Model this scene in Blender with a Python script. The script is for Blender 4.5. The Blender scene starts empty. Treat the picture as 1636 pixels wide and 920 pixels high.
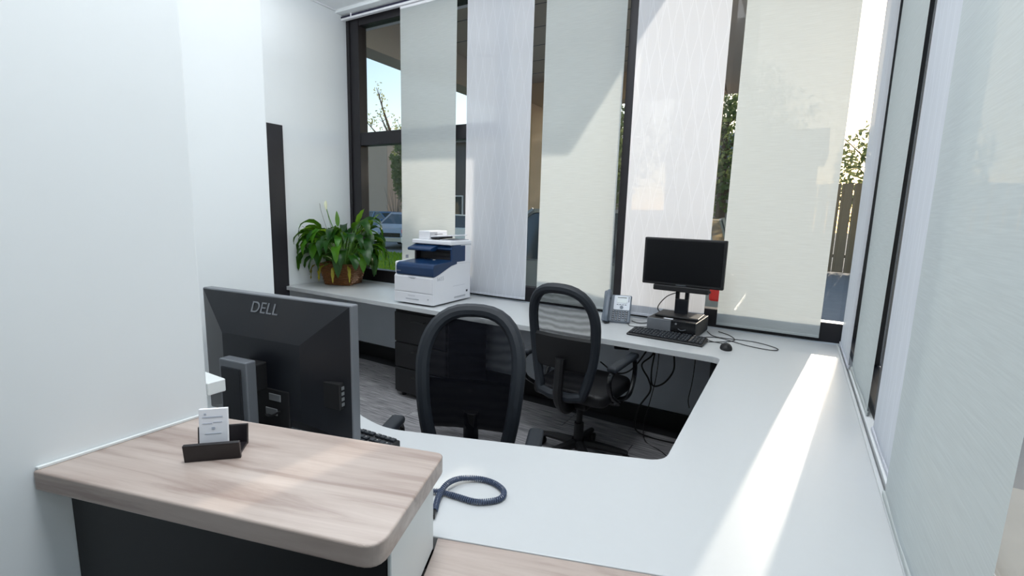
import bpy, bmesh, math, random
from mathutils import Vector, Matrix, Euler

S = bpy.context.scene
COL = S.collection
rnd = random.Random(7)

# ------------------------------------------------------------------ camera
cam_d = bpy.data.cameras.new('camera')
cam_d.sensor_width = 36.0
cam_d.lens = 16.7835
cam_d.clip_start = 0.02
cam_o = bpy.data.objects.new('camera', cam_d)
COL.objects.link(cam_o)
Rm = Matrix(((0.85752, -0.10372, 0.50389), (0.51365, 0.11811, -0.84983), (0.02863, 0.98757, 0.15456)))
cam_o.matrix_world = Matrix.Translation((0, 0, 1.45)) @ Rm.to_4x4()
S.camera = cam_o

# ------------------------------------------------------------------ sky, sun, lamps, exposure
SUN_EL, SUN_AZ = math.radians(16.0), math.radians(6.5)
world = bpy.data.worlds.new('sky'); S.world = world
world.use_nodes = True
wn = world.node_tree.nodes; wl = world.node_tree.links
sky = wn.new('ShaderNodeTexSky')
sky.sky_type = 'NISHITA'
sky.sun_disc = False
sky.sun_elevation = SUN_EL
sky.sun_rotation = SUN_AZ
sky.air_density = 1.3
sky.dust_density = 0.7
sky.ozone_density = 1.5
bg = wn['Background']
bg.inputs['Strength'].default_value = 0.17
wl.new(sky.outputs['Color'], bg.inputs['Color'])

sun_d = bpy.data.lights.new('sun', 'SUN')
sun_d.energy = 2.4
sun_d.angle = math.radians(0.53)
sun_d.color = (1.0, 0.90, 0.73)
sun_o = bpy.data.objects.new('sun', sun_d); COL.objects.link(sun_o)
sdir = Vector((-math.sin(SUN_AZ) * math.cos(SUN_EL), -math.cos(SUN_AZ) * math.cos(SUN_EL), -math.sin(SUN_EL)))
sun_o.rotation_euler = sdir.to_track_quat('-Z', 'Y').to_euler()
sun_o.location = (1, 12, 8)

def ceiling_fill(x, y, sx, sy, power):  # unseen fill light at ceiling height, added to brighten walls and desk
    d = bpy.data.lights.new('ceiling_fill', 'AREA')
    d.shape = 'RECTANGLE'; d.size = sx; d.size_y = sy; d.energy = power
    d.color = (0.94, 0.975, 1.0)
    o = bpy.data.objects.new('ceiling_fill', d); COL.objects.link(o)
    o.location = (x, y, 3.22)
ceiling_fill(-0.42, 0.50, 0.6, 0.6, 25)
def up_fill(x, y, z, power):
    """added fill light aimed upward to brighten the ceiling, not a room fixture"""
    d = bpy.data.lights.new('up_fill', 'AREA'); d.shape = 'RECTANGLE'; d.size = 1.2; d.size_y = 0.5; d.energy = power
    d.color = (0.94, 0.975, 1.0)
    o = bpy.data.objects.new('up_fill', d); COL.objects.link(o); o.location = (x, y, z); o.rotation_euler = (math.pi, 0, 0)
ceiling_fill(-1.20, 2.15, 1.2, 0.6, 5)
ceiling_fill(-2.60, 2.15, 1.2, 0.6, 6)
up_fill(-1.30, 1.90, 2.66, 12)
up_fill(-2.80, 1.90, 2.66, 12)

S.view_settings.view_transform = 'Standard'
S.view_settings.look = 'None'
S.view_settings.gamma = 1.0
S.view_settings.use_curve_mapping = False
S.view_settings.exposure = 0.60
try:
    S.cycles.max_bounces = 10
    S.cycles.transparent_max_bounces = 16
    S.cycles.sample_clamp_indirect = 6.0
    S.cycles.caustics_reflective = False
except Exception:
    pass

# ------------------------------------------------------------------ materials
def srgb(r, g, b):
    f = lambda v: (v / 255 / 12.92) if v <= 10 else ((v / 255 + 0.055) / 1.055) ** 2.4
    return (f(r), f(g), f(b), 1)

def new_mat(name):
    m = bpy.data.materials.new(name); m.use_nodes = True
    return m, m.node_tree.nodes, m.node_tree.links, m.node_tree.nodes['Principled BSDF']

def mat(name, col, rough=0.5, metal=0.0, noise=0.06, scale=20.0, bump=0.0, stretch=(1, 1, 1), spec=0.5, coat=0.0):
    """procedural: base colour varied by noise, optional noise bump"""
    m, n, l, p = new_mat(name)
    tc = n.new('ShaderNodeTexCoord'); mp = n.new('ShaderNodeMapping')
    mp.inputs['Scale'].default_value = stretch
    tx = n.new('ShaderNodeTexNoise'); tx.inputs['Scale'].default_value = scale; tx.inputs['Detail'].default_value = 3
    l.new(tc.outputs['Object'], mp.inputs['Vector']); l.new(mp.outputs['Vector'], tx.inputs['Vector'])
    mx = n.new('ShaderNodeMix'); mx.data_type = 'RGBA'
    c = Vector(col[:3])
    mx.inputs[6].default_value = (*(c * (1 - noise)), 1); mx.inputs[7].default_value = (*[min(1, v * (1 + noise)) for v in c], 1)
    l.new(tx.outputs['Fac'], mx.inputs[0]); l.new(mx.outputs[2], p.inputs['Base Color'])
    p.inputs['Roughness'].default_value = rough; p.inputs['Metallic'].default_value = metal
    p.inputs['Specular IOR Level'].default_value = spec
    if coat: p.inputs['Coat Weight'].default_value = coat
    if bump:
        b = n.new('ShaderNodeBump'); b.inputs['Strength'].default_value = bump; b.inputs['Distance'].default_value = 0.004
        l.new(tx.outputs['Fac'], b.inputs['Height']); l.new(b.outputs['Normal'], p.inputs['Normal'])
    return m

M = {}
M['wall'] = mat('white_wall_paint', srgb(232, 236, 238), 0.6, noise=0.012, scale=8, bump=0.03)
M['ceil'] = mat('ceiling_tile_white', srgb(236, 239, 242), 0.9, noise=0.02, scale=60, bump=0.08)
M['grid'] = mat('ceiling_grid_white', srgb(235, 237, 240), 0.5, noise=0.01)
M['lower'] = mat('grey_white_panel_paint', srgb(205, 213, 222), 0.5, noise=0.02, scale=6)
M['laminate'] = mat('white_laminate', srgb(195, 198, 200), 0.32, noise=0.012, scale=40)
M['edge'] = mat('white_edge_band', srgb(200, 204, 206), 0.4, noise=0.01)
M['blackwood'] = mat('charcoal_laminate', srgb(22, 22, 25), 0.5, noise=0.12, scale=12, stretch=(1, 1, 6))
M['frame'] = mat('dark_bronze_aluminium', srgb(36, 34, 38), 0.45, metal=0.3, noise=0.1, scale=30)
M['casing'] = mat('black_door_casing', srgb(37, 36, 41), 0.5, noise=0.1)
M['base'] = mat('black_rubber_base', srgb(22, 22, 24), 0.6)
M['black'] = mat('black_plastic', srgb(17, 17, 20), 0.55, noise=0.08, scale=80)
M['blackgloss'] = mat('black_gloss_plastic', srgb(22, 23, 26), 0.2, noise=0.05)
M['blacksoft'] = mat('black_soft_plastic', srgb(28, 34, 42), 0.6, noise=0.05)
M['moncase'] = mat('monitor_case_plastic', srgb(20, 23, 30), 0.36, noise=0.06, scale=120, bump=0.02)
M['monedge'] = mat('monitor_grey_edge', srgb(112, 116, 122), 0.38, metal=0.2, noise=0.05)
M['silver'] = mat('silver_plastic', srgb(150, 153, 156), 0.35, metal=0.5, noise=0.04)
M['chrome'] = mat('chrome', srgb(200, 200, 205), 0.12, metal=1.0, noise=0.03)
M['screen'] = mat('dark_screen', srgb(16, 17, 20), 0.3, noise=0.04, scale=4, spec=0.25)
M['grey'] = mat('grey_print', srgb(92, 98, 104), 0.4)
M['greylogo'] = mat('grey_logo', srgb(120, 124, 130), 0.35, metal=0.3)
M['keyprint'] = mat('key_legend', srgb(150, 152, 150), 0.5)
M['cable'] = mat('black_cable', srgb(24, 24, 26), 0.45)
M['coil'] = mat('slate_blue_cord', srgb(68, 80, 104), 0.35, noise=0.05)
M['phone'] = mat('slate_phone_plastic', srgb(96, 106, 118), 0.4, noise=0.04)
M['phonelight'] = mat('silver_phone_face', srgb(205, 211, 220), 0.4, noise=0.02)
M['lcd'] = mat('phone_lcd', srgb(190, 198, 200), 0.2)
M['card'] = mat('white_card', srgb(238, 240, 246), 0.6, noise=0.01)
M['cardprint'] = mat('card_print', srgb(178, 184, 198), 0.6, noise=0.1, scale=300)
M['cardbox'] = mat('black_cherry_holder', srgb(27, 23, 26), 0.35, noise=0.1)
M['pwhite'] = mat('printer_white', srgb(228, 229, 234), 0.4, noise=0.01)
M['pgrey'] = mat('printer_grey', srgb(176, 179, 186), 0.45, noise=0.03)
M['pblue'] = mat('printer_blue', srgb(16, 48, 86), 0.3, noise=0.08, scale=6)
M['pdark'] = mat('printer_recess_dark', srgb(32, 32, 38), 0.5)
M['plight'] = mat('printer_panel_lcd', srgb(120, 140, 165), 0.25)
M['wicker'] = mat('brown_wicker', srgb(116, 74, 38), 0.6, noise=0.45, scale=60, bump=0.3)
M['soil'] = mat('dark_soil', srgb(34, 28, 22), 0.95, noise=0.4, scale=50, bump=0.5)
M['leaf'] = mat('dark_green_leaf', srgb(26, 66, 24), 0.33, noise=0.35, scale=14)
M['leafb'] = mat('mid_green_leaf', srgb(64, 122, 36), 0.33, noise=0.3, scale=14)
M['leafy'] = mat('yellowed_leaf', srgb(152, 142, 40), 0.45, noise=0.3, scale=20)
M['stem'] = mat('green_stem', srgb(88, 132, 48), 0.45, noise=0.15)
M['twig'] = mat('grey_twig', srgb(120, 112, 106), 0.7, noise=0.2)
M['flower'] = mat('cream_flower', srgb(236, 238, 206), 0.5)
M['red'] = mat('red_lamp_lens', srgb(235, 50, 45), 0.25)
M['cargrey'] = mat('grey_green_car_paint', srgb(150, 158, 156), 0.3, metal=0.3, coat=0.5)
M['carblue'] = mat('blue_car_paint', srgb(58, 104, 140), 0.3, metal=0.3, coat=0.5)
M['carpale'] = mat('pale_blue_car_paint', srgb(168, 192, 208), 0.3, metal=0.2, coat=0.5)
M['carsilver'] = mat('silver_car_paint', srgb(158, 164, 172), 0.3, metal=0.4, coat=0.5)
M['carwhite'] = mat('white_car_paint', srgb(236, 240, 240), 0.3, coat=0.5)
M['carglass'] = mat('car_window_glass', srgb(44, 62, 70), 0.08, noise=0.1, spec=0.8)
M['tyre'] = mat('tyre_rubber', srgb(28, 28, 30), 0.8)
M['asphalt'] = mat('pale_asphalt', srgb(150, 148, 145), 0.9, noise=0.15, scale=6, bump=0.2)
M['pave'] = mat('pale_concrete', srgb(206, 198, 184), 0.9, noise=0.12, scale=3)
M['soffit'] = mat('canopy_soffit_stucco', srgb(196, 184, 168), 0.85, noise=0.05, scale=30, bump=0.1)
M['stucco'] = mat('tan_stucco', srgb(200, 174, 140), 0.9, noise=0.06, scale=40, bump=0.2)
M['bldg'] = mat('far_beige_wall', srgb(160, 150, 140), 0.9, noise=0.06, scale=2)
M['bldgd'] = mat('far_dark_wall', srgb(96, 94, 96), 0.9, noise=0.1, scale=2)
M['bldgw'] = mat('far_white_fascia', srgb(226, 228, 228), 0.6, noise=0.03)
M['roof'] = mat('grey_roof', srgb(120, 124, 128), 0.8, noise=0.08)
M['bark'] = mat('tree_bark', srgb(96, 82, 68), 0.9, noise=0.3, scale=20, bump=0.4)
M['fence'] = mat('weathered_fence_wood', srgb(150, 128, 100), 0.85, noise=0.2, scale=8, stretch=(6, 6, 0.6))
M['crown'] = mat('tree_leaves', srgb(62, 86, 44), 0.6, noise=0.3, scale=3)
M['crownl'] = mat('pale_tree_leaves', srgb(104, 120, 70), 0.6, noise=0.3, scale=3)
M['hedge'] = mat('hedge_leaves', srgb(52, 66, 34), 0.6, noise=0.35, scale=8)
M['grass'] = mat('lawn_green', srgb(110, 150, 34), 0.8, noise=0.25, scale=4)
M['rail'] = mat('white_track_metal', srgb(236, 236, 240), 0.35, noise=0.01)
M['dkstrip'] = mat('dark_track_groove', srgb(38, 36, 62), 0.5)
M['carpet_base'] = mat('carpet_backing', srgb(44, 44, 48), 0.95)
M['hardware'] = mat('white_plastic', srgb(226, 230, 230), 0.45, noise=0.01)

def leaf_light(m, fac, col):
    """leaves let some light through"""
    n, l = m.node_tree.nodes, m.node_tree.links
    p = n['Principled BSDF']; out = n['Material Output']
    t = n.new('ShaderNodeBsdfTranslucent'); t.inputs[0].default_value = col
    mx = n.new('ShaderNodeMixShader'); mx.inputs[0].default_value = fac
    l.new(p.outputs[0], mx.inputs[1]); l.new(t.outputs[0], mx.inputs[2]); l.new(mx.outputs[0], out.inputs['Surface'])
leaf_light(M['crown'], 0.5, srgb(150, 165, 110)); leaf_light(M['crownl'], 0.5, srgb(180, 186, 130))
leaf_light(M['leaf'], 0.22, srgb(120, 180, 40)); leaf_light(M['leafb'], 0.35, srgb(170, 215, 60))
leaf_light(M['grass'], 0.3, srgb(190, 215, 50))

def wood_mat():
    m, n, l, p = new_mat('taupe_wood_laminate')
    tc = n.new('ShaderNodeTexCoord'); mp = n.new('ShaderNodeMapping')
    mp.vector_type = 'TEXTURE'
    mp.inputs['Rotation'].default_value = (0, 0, math.radians(17)); mp.inputs['Scale'].default_value = (1 / 1.3, 1 / 19, 1 / 19)
    l.new(tc.outputs['Object'], mp.inputs['Vector'])
    a = n.new('ShaderNodeTexNoise'); a.inputs['Scale'].default_value = 1.3; a.inputs['Detail'].default_value = 8; a.inputs['Roughness'].default_value = 0.62; a.inputs['Distortion'].default_value = 0.6
    l.new(mp.outputs['Vector'], a.inputs['Vector'])
    r = n.new('ShaderNodeValToRGB'); e = r.color_ramp.elements
    e[0].position = 0.32; e[0].color = srgb(146, 128, 120); e[1].position = 0.68; e[1].color = srgb(190, 177, 169)
    k = e.new(0.47); k.color = srgb(174, 159, 151)
    l.new(a.outputs['Fac'], r.inputs['Fac']); l.new(r.outputs['Color'], p.inputs['Base Color'])
    p.inputs['Roughness'].default_value = 0.3
    return m
M['wood'] = wood_mat()
M['woodedge'] = mat('brown_wood_edge', srgb(118, 98, 86), 0.4, noise=0.12, scale=6, stretch=(3, 3, 20))

def carpet_mat():
    m, n, l, p = new_mat('carpet_plank_grey')
    tc = n.new('ShaderNodeTexCoord'); mp = n.new('ShaderNodeMapping'); mp.inputs['Scale'].default_value = (2.5, 60, 1)
    oi = n.new('ShaderNodeObjectInfo')
    a = n.new('ShaderNodeTexNoise'); a.inputs['Scale'].default_value = 2.2; a.inputs['Detail'].default_value = 5
    ad = n.new('ShaderNodeVectorMath'); ad.operation = 'ADD'
    l.new(tc.outputs['Object'], mp.inputs['Vector']); l.new(mp.outputs['Vector'], ad.inputs[0])
    cx = n.new('ShaderNodeCombineXYZ'); ml = n.new('ShaderNodeMath'); ml.operation = 'MULTIPLY'; ml.inputs[1].default_value = 90
    l.new(oi.outputs['Random'], ml.inputs[0]); l.new(ml.outputs[0], cx.inputs[0]); l.new(cx.outputs[0], ad.inputs[1])
    l.new(ad.outputs[0], a.inputs['Vector'])
    r = n.new('ShaderNodeValToRGB'); e = r.color_ramp.elements
    e[0].position = 0.35; e[0].color = srgb(104, 104, 108); e[1].position = 0.72; e[1].color = srgb(182, 180, 182)
    l.new(a.outputs['Fac'], r.inputs['Fac']); l.new(r.outputs['Color'], p.inputs['Base Color'])
    p.inputs['Roughness'].default_value = 0.95; p.inputs['Specular IOR Level'].default_value = 0.1
    return m
M['carpet'] = carpet_mat()

def glass_mat():
    m, n, l, p = new_mat('window_glass')
    n.remove(p); out = n['Material Output']
    t = n.new('ShaderNodeBsdfTransparent'); t.inputs['Color'].default_value = (0.97, 0.965, 0.975, 1)
    g = n.new('ShaderNodeBsdfGlossy'); g.inputs['Roughness'].default_value = 0.01
    lw = n.new('ShaderNodeLayerWeight'); lw.inputs['Blend'].default_value = 0.5
    pw = n.new('ShaderNodeMath'); pw.operation = 'POWER'; pw.inputs[1].default_value = 4.0; l.new(lw.outputs['Facing'], pw.inputs[0])
    fr = n.new('ShaderNodeMath'); fr.operation = 'MULTIPLY_ADD'; fr.inputs[1].default_value = 0.5; fr.inputs[2].default_value = 0.02; l.new(pw.outputs[0], fr.inputs[0])
    mx = n.new('ShaderNodeMixShader')
    l.new(fr.outputs[0], mx.inputs[0]); l.new(t.outputs[0], mx.inputs[1]); l.new(g.outputs[0], mx.inputs[2]); l.new(mx.outputs[0], out.inputs[0])
    return m
M['glass'] = glass_mat()

def fabric_mat(name, col, kind, transp, trans_w):
    """sheer blind cloth: diffuse + translucent + a share of open weave"""
    m, n, l, p = new_mat(name)
    n.remove(p); out = n['Material Output']
    tc = n.new('ShaderNodeTexCoord')
    def math_(op, a, b=None):
        q = n.new('ShaderNodeMath'); q.operation = op
        for i, v in ((0, a), (1, b)):
            if v is None: continue
            if isinstance(v, (int, float)): q.inputs[i].default_value = v
            else: l.new(v, q.inputs[i])
        return q.outputs[0]
    if kind == 'streak':
        mp = n.new('ShaderNodeMapping'); mp.inputs['Scale'].default_value = (9, 9, 260)
        l.new(tc.outputs['Object'], mp.inputs['Vector'])
        a = n.new('ShaderNodeTexNoise'); a.inputs['Scale'].default_value = 1.0; a.inputs['Detail'].default_value = 4
        l.new(mp.outputs['Vector'], a.inputs['Vector'])
        mr = n.new('ShaderNodeMapRange'); mr.inputs[1].default_value = 0.35; mr.inputs[2].default_value = 0.75
        l.new(a.outputs['Fac'], mr.inputs[0]); pat = mr.outputs[0]
        lo, hi = 0.955, 1.035
    else:
        sx = n.new('ShaderNodeSeparateXYZ'); l.new(tc.outputs['Object'], sx.inputs[0])
        # local x runs across the cloth; even threads are straight, odd threads sway and meet their neighbours
        u = math_('DIVIDE', sx.outputs[0], 0.0420)
        zz = math_('MULTIPLY', sx.outputs[2], 2 * math.pi / 0.43)
        rn = math_('ROUND', u)
        ph = math_('MULTIPLY', math_('MODULO', math_('ABSOLUTE', rn), 2.0), math.pi)
        sw = math_('MULTIPLY', math_('SINE', math_('ADD', zz, ph)), 0.42)
        d = math_('ABSOLUTE', math_('SUBTRACT', math_('SUBTRACT', u, rn), sw))
        line1 = math_('LESS_THAN', d, 0.045)
        u2 = math_('ABSOLUTE', math_('SUBTRACT', math_('FRACT', math_('DIVIDE', sx.outputs[0], 0.084)), 0.5))
        line2 = math_('LESS_THAN', u2, 0.012)
        pat = math_('MAXIMUM', line1, line2)
        lo, hi = 0.985, 1.07
    mx = n.new('ShaderNodeMix'); mx.data_type = 'RGBA'
    c = Vector(col[:3]); mx.inputs[6].default_value = (*(c * lo), 1); mx.inputs[7].default_value = (*[min(0.95, v * hi) for v in c], 1)
    l.new(pat, mx.inputs[0])
    df = n.new('ShaderNodeBsdfDiffuse'); tl = n.new('ShaderNodeBsdfTranslucent'); tr = n.new('ShaderNodeBsdfTransparent')
    l.new(mx.outputs[2], df.inputs[0]); l.new(mx.outputs[2], tl.inputs[0])
    m1 = n.new('ShaderNodeMixShader'); m1.inputs[0].default_value = trans_w
    l.new(df.outputs[0], m1.inputs[1]); l.new(tl.outputs[0], m1.inputs[2])
    m2 = n.new('ShaderNodeMixShader')
    f = math_('MULTIPLY', math_('SUBTRACT', 1.0, math_('MULTIPLY', pat, 0.5)), transp)
    l.new(f, m2.inputs[0]); l.new(m1.outputs[0], m2.inputs[1]); l.new(tr.outputs[0], m2.inputs[2])
    l.new(m2.outputs[0], out.inputs[0])
    return m
M['streak'] = fabric_mat('beige_grey_slub_cloth', srgb(211, 217, 217), 'streak', 0.025, 0.40)
M['wave'] = fabric_mat('white_wave_cloth', srgb(228, 231, 238), 'wave', 0.035, 0.40)

def mesh_fabric():
    m, n, l, p = new_mat('black_open_mesh')
    n.remove(p); out = n['Material Output']
    df = n.new('ShaderNodeBsdfDiffuse'); df.inputs[0].default_value = srgb(24, 25, 31)
    tr = n.new('ShaderNodeBsdfTransparent')
    tc = n.new('ShaderNodeTexCoord'); w = n.new('ShaderNodeTexWave'); w.wave_type = 'RINGS'
    w.inputs['Scale'].default_value = 9.0; w.inputs['Distortion'].default_value = 3.0; w.inputs['Detail Scale'].default_value = 1.5
    l.new(tc.outputs['Object'], w.inputs['Vector'])
    mr = n.new('ShaderNodeMapRange'); mr.inputs[3].default_value = 0.30; mr.inputs[4].default_value = 0.50
    l.new(w.outputs['Fac'], mr.inputs[0])
    mx = n.new('ShaderNodeMixShader'); l.new(mr.outputs[0], mx.inputs[0])
    l.new(df.outputs[0], mx.inputs[1]); l.new(tr.outputs[0], mx.inputs[2]); l.new(mx.outputs[0], out.inputs[0])
    return m
M['mesh'] = mesh_fabric()

# ------------------------------------------------------------------ mesh helpers
class MB:
    def __init__(s): s.bm = bmesh.new()
    def box(s, lo, hi, bevel=0.0, seg=2, rot=None, piv=None):
        lo, hi = Vector(lo), Vector(hi)
        b = bmesh.new(); bmesh.ops.create_cube(b, size=1.0)
        d = hi - lo
        for v in b.verts: v.co = Vector((v.co.x * d.x, v.co.y * d.y, v.co.z * d.z)) + (lo + hi) / 2
        if bevel: bmesh.ops.bevel(b, geom=b.edges[:], offset=min(bevel, 0.49 * min(d)), segments=seg, profile=0.5, affect='EDGES')
        if rot is not None:
            pv = Vector(piv) if piv is not None else (lo + hi) / 2
            bmesh.ops.transform(b, matrix=Matrix.Translation(pv) @ Euler(rot).to_matrix().to_4x4() @ Matrix.Translation(-pv), verts=b.verts)
        s._add(b); return s
    def _add(s, b):
        me = bpy.data.meshes.new('tmp'); b.to_mesh(me); b.free(); s.bm.from_mesh(me); bpy.data.meshes.remove(me)
    def prism(s, poly, z0, z1, bevel=0.0, axis='z', seg=2):
        """polygon extruded: axis z -> (x,y), axis x -> (y,z) from x=z0..z1, axis y -> (x,z)"""
        def P(p, h):
            return {'z': (p[0], p[1], h), 'x': (h, p[0], p[1]), 'y': (p[0], h, p[1])}[axis]
        b = bmesh.new()
        lo = [b.verts.new(P(p, z0)) for p in poly]; hi = [b.verts.new(P(p, z1)) for p in poly]
        b.faces.new(lo[::-1]); b.faces.new(hi); k = len(poly)
        for i in range(k): b.faces.new((lo[i], lo[(i + 1) % k], hi[(i + 1) % k], hi[i]))
        bmesh.ops.recalc_face_normals(b, faces=b.faces[:])
        if bevel: bmesh.ops.bevel(b, geom=b.edges[:], offset=bevel, segments=seg, profile=0.5, affect='EDGES')
        s._add(b); return s
    def cyl(s, p0, p1, r0, r1=None, seg=16, caps=True):
        p0, p1 = Vector(p0), Vector(p1); r1 = r0 if r1 is None else r1
        d = (p1 - p0); q = d.to_track_quat('Z', 'Y')
        b = bmesh.new()
        bmesh.ops.create_cone(b, cap_ends=caps, segments=seg, radius1=r0, radius2=r1, depth=d.length)
        bmesh.ops.transform(b, matrix=Matrix.Translation((p0 + p1) / 2) @ q.to_matrix().to_4x4(), verts=b.verts)
        s._add(b); return s
    def ball(s, c, r, sc=(1, 1, 1), u=16, v=10):
        b = bmesh.new(); bmesh.ops.create_uvsphere(b, u_segments=u, v_segments=v, radius=r)
        for w in b.verts: w.co = Vector((w.co.x * sc[0], w.co.y * sc[1], w.co.z * sc[2])) + Vector(c)
        s._add(b); return s
    def tube(s, pts, r, seg=8, closed=False, flat=1.0, radii=None):
        pts = [Vector(p) for p in pts]; n = len(pts); b = bmesh.new(); rings = []
        nrm = None
        for i, p in enumerate(pts):
            a = pts[(i - 1) % n] if (closed or i > 0) else p
            c = pts[(i + 1) % n] if (closed or i < n - 1) else p
            t = (c - a).normalized()
            if nrm is None:
                nrm = t.orthogonal().normalized()
            nrm = (nrm - t * nrm.dot(t)).normalized(); bn = t.cross(nrm)
            rr = radii[i] if radii else r
            rings.append([b.verts.new(p + nrm * (rr * math.cos(2 * math.pi * k / seg)) + bn * (rr * flat * math.sin(2 * math.pi * k / seg))) for k in range(seg)])
        m = n if closed else n - 1
        for i in range(m):
            A, B = rings[i], rings[(i + 1) % n]
            off = 0
            if closed and i == n - 1:
                off = min(range(seg), key=lambda o: sum((A[k].co - B[(k + o) % seg].co).length for k in range(seg)))
            for k in range(seg): b.faces.new((A[k], A[(k + 1) % seg], B[(k + 1 + off) % seg], B[(k + off) % seg]))
        if not closed: b.faces.new(rings[0][::-1]); b.faces.new(rings[-1])
        bmesh.ops.recalc_face_normals(b, faces=b.faces[:])
        s._add(b); return s
    def grid(s, rows):
        b = bmesh.new(); R = [[b.verts.new(p) for p in r] for r in rows]
        for i in range(len(R) - 1):
            for j in range(len(R[0]) - 1): b.faces.new((R[i][j], R[i][j + 1], R[i + 1][j + 1], R[i + 1][j]))
        s._add(b); return s
    def xf(s, m): bmesh.ops.transform(s.bm, matrix=m, verts=s.bm.verts); return s
    def build(s, name, m, parent=None, smooth=False, loc=None, angle=35):
        me = bpy.data.meshes.new(name); s.bm.to_mesh(me); s.bm.free()
        me.materials.append(m if not isinstance(m, str) else M[m])
        o = bpy.data.objects.new(name, me); COL.objects.link(o)
        if parent: o.parent = parent
        if loc is not None: o.location = loc
        if smooth:
            me.polygons.foreach_set('use_smooth', [True] * len(me.polygons))
            try: me.set_sharp_from_angle(angle=math.radians(angle))
            except Exception: pass
        return o

def tag(o, label, cat, group=None, kind=None):
    o['label'] = label; o['category'] = cat
    if group: o['group'] = group
    if kind: o['kind'] = kind
    return o
def struct(o): o['kind'] = 'structure'; return o
def thing(name, label, cat, loc=(0, 0, 0), rz=0.0, group=None):
    o = bpy.data.objects.new(name, None); COL.objects.link(o); o.empty_display_size = 0.1
    o.location = loc; o.rotation_euler = (0, 0, rz)
    return tag(o, label, cat, group)
def bez(pts, n=10):
    """Catmull-Rom through points"""
    P = [Vector(p) for p in pts]; P = [P[0] * 2 - P[1]] + P + [P[-1] * 2 - P[-2]]; out = []
    for i in range(1, len(P) - 2):
        for k in range(n):
            t = k / n; a, b, c, d = P[i - 1:i + 3]
            out.append(0.5 * ((2 * b) + (c - a) * t + (2 * a - 5 * b + 4 * c - d) * t * t + (3 * b - a - 3 * c + d) * t ** 3))
    out.append(P[-2]); return out
def round_poly(poly, radii, seg=6):
    out = []; n = len(poly)
    for i, p in enumerate(poly):
        r = radii[i] if isinstance(radii, (list, tuple)) else radii
        p = Vector(p)
        if r <= 0: out.append((p.x, p.y)); continue
        a = (Vector(poly[i - 1]) - p); c = (Vector(poly[(i + 1) % n]) - p)
        an, cn = a.normalized(), c.normalized()
        ang = an.angle(cn); t = min(r / math.tan(ang / 2), a.length * .49, c.length * .49)
        s0, s1 = p + an * t, p + cn * t
        for k in range(seg + 1):
            u = k / seg
            q = (1 - u) ** 2 * s0 + 2 * u * (1 - u) * p + u * u * s1
            out.append((q.x, q.y))
    return out
def lettering(name, txt, size, m, parent, loc, rot, extrude=0.0006, xs=1.0):
    c = bpy.data.curves.new(name, 'FONT'); c.body = txt; c.size = size; c.extrude = extrude
    c.align_x = 'CENTER'; c.align_y = 'CENTER'
    tmp = bpy.data.objects.new(name, c); COL.objects.link(tmp)
    bpy.context.view_layer.update()
    me = bpy.data.meshes.new_from_object(tmp); bpy.data.objects.remove(tmp)
    me.materials.clear(); me.materials.append(M[m])
    o = bpy.data.objects.new(name, me); COL.objects.link(o); o.parent = parent
    o.location = loc; o.rotation_euler = rot; o.scale = (xs, 1, 1)
    return o

# ================================================================== STRUCTURE
XL, XR, YB, ZC = -3.90, 0.27, 3.34, 3.26
NX, NY = -1.16, 0.56            # near white wall plane and its end
SX, SY = -1.62, 1.035           # stub wall behind it

floor = struct(MB().box((-4.2, -4.0, -0.10), (0.6, 3.6, -0.006)).build('floor', 'carpet_base'))
pk = MB().box((-0.4985, -0.1235, -0.006), (0.4985, 0.1235, 0.0), 0.002, 1).build('carpet_plank', 'carpet', floor)
first = True
for r in range(10):
    y = 1.02 + 0.25 * r
    for k in range(5):
        x = XL + 0.12 + 1.0 * k + (0.5 if r % 2 else 0.0)
        if x > XR - 0.2 or y > 3.22: continue
        o = pk if first else pk.copy()
        if not first: COL.objects.link(o)
        first = False
        o.parent = floor; o.location = (x, y, rnd.uniform(-0.0008, 0.0008))

ceil = struct(MB().box((-4.2, -4.0, ZC + 0.012), (0.75, 3.75, ZC + 0.16)).build('ceiling', 'ceil'))
ct = None
for i in range(7):
    for j in range(12):
        x = XL + 0.3 + 0.6 * i; y = YB - 0.42 - 0.6 * j
        if x > XR + 0.2 or y < -3.6: continue
        if ct is None: ct = o = MB().box((-0.296, -0.296, 0), (0.296, 0.296, 0.012), 0.002, 1).build('ceiling_tile', 'ceil', ceil)
        else: o = ct.copy(); COL.objects.link(o)
        o.parent = ceil; o.location = (x, y, ZC)
g = MB()
for i in range(8): g.box((XL + 0.6 * i - 0.006, -3.9, ZC - 0.004), (XL + 0.6 * i + 0.006, YB - 0.1, ZC + 0.012))
for j in range(13): g.box((XL, YB - 0.12 - 0.6 * j - 0.006, ZC - 0.0041), (XR + .2, YB - 0.12 - 0.6 * j + 0.006, ZC + 0.0119))
g.box((XL, -0.5, ZC - 0.012), (XL + 0.022, YB - 0.1, ZC), 0.002, 1)
g.build('ceiling_grid', 'grid', ceil)
struct(MB().box((XL, YB - 0.12, 3.235), (XR + 0.06, YB + 0.12, ZC + 0.02)).build('trim_1', 'wall'))

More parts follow.
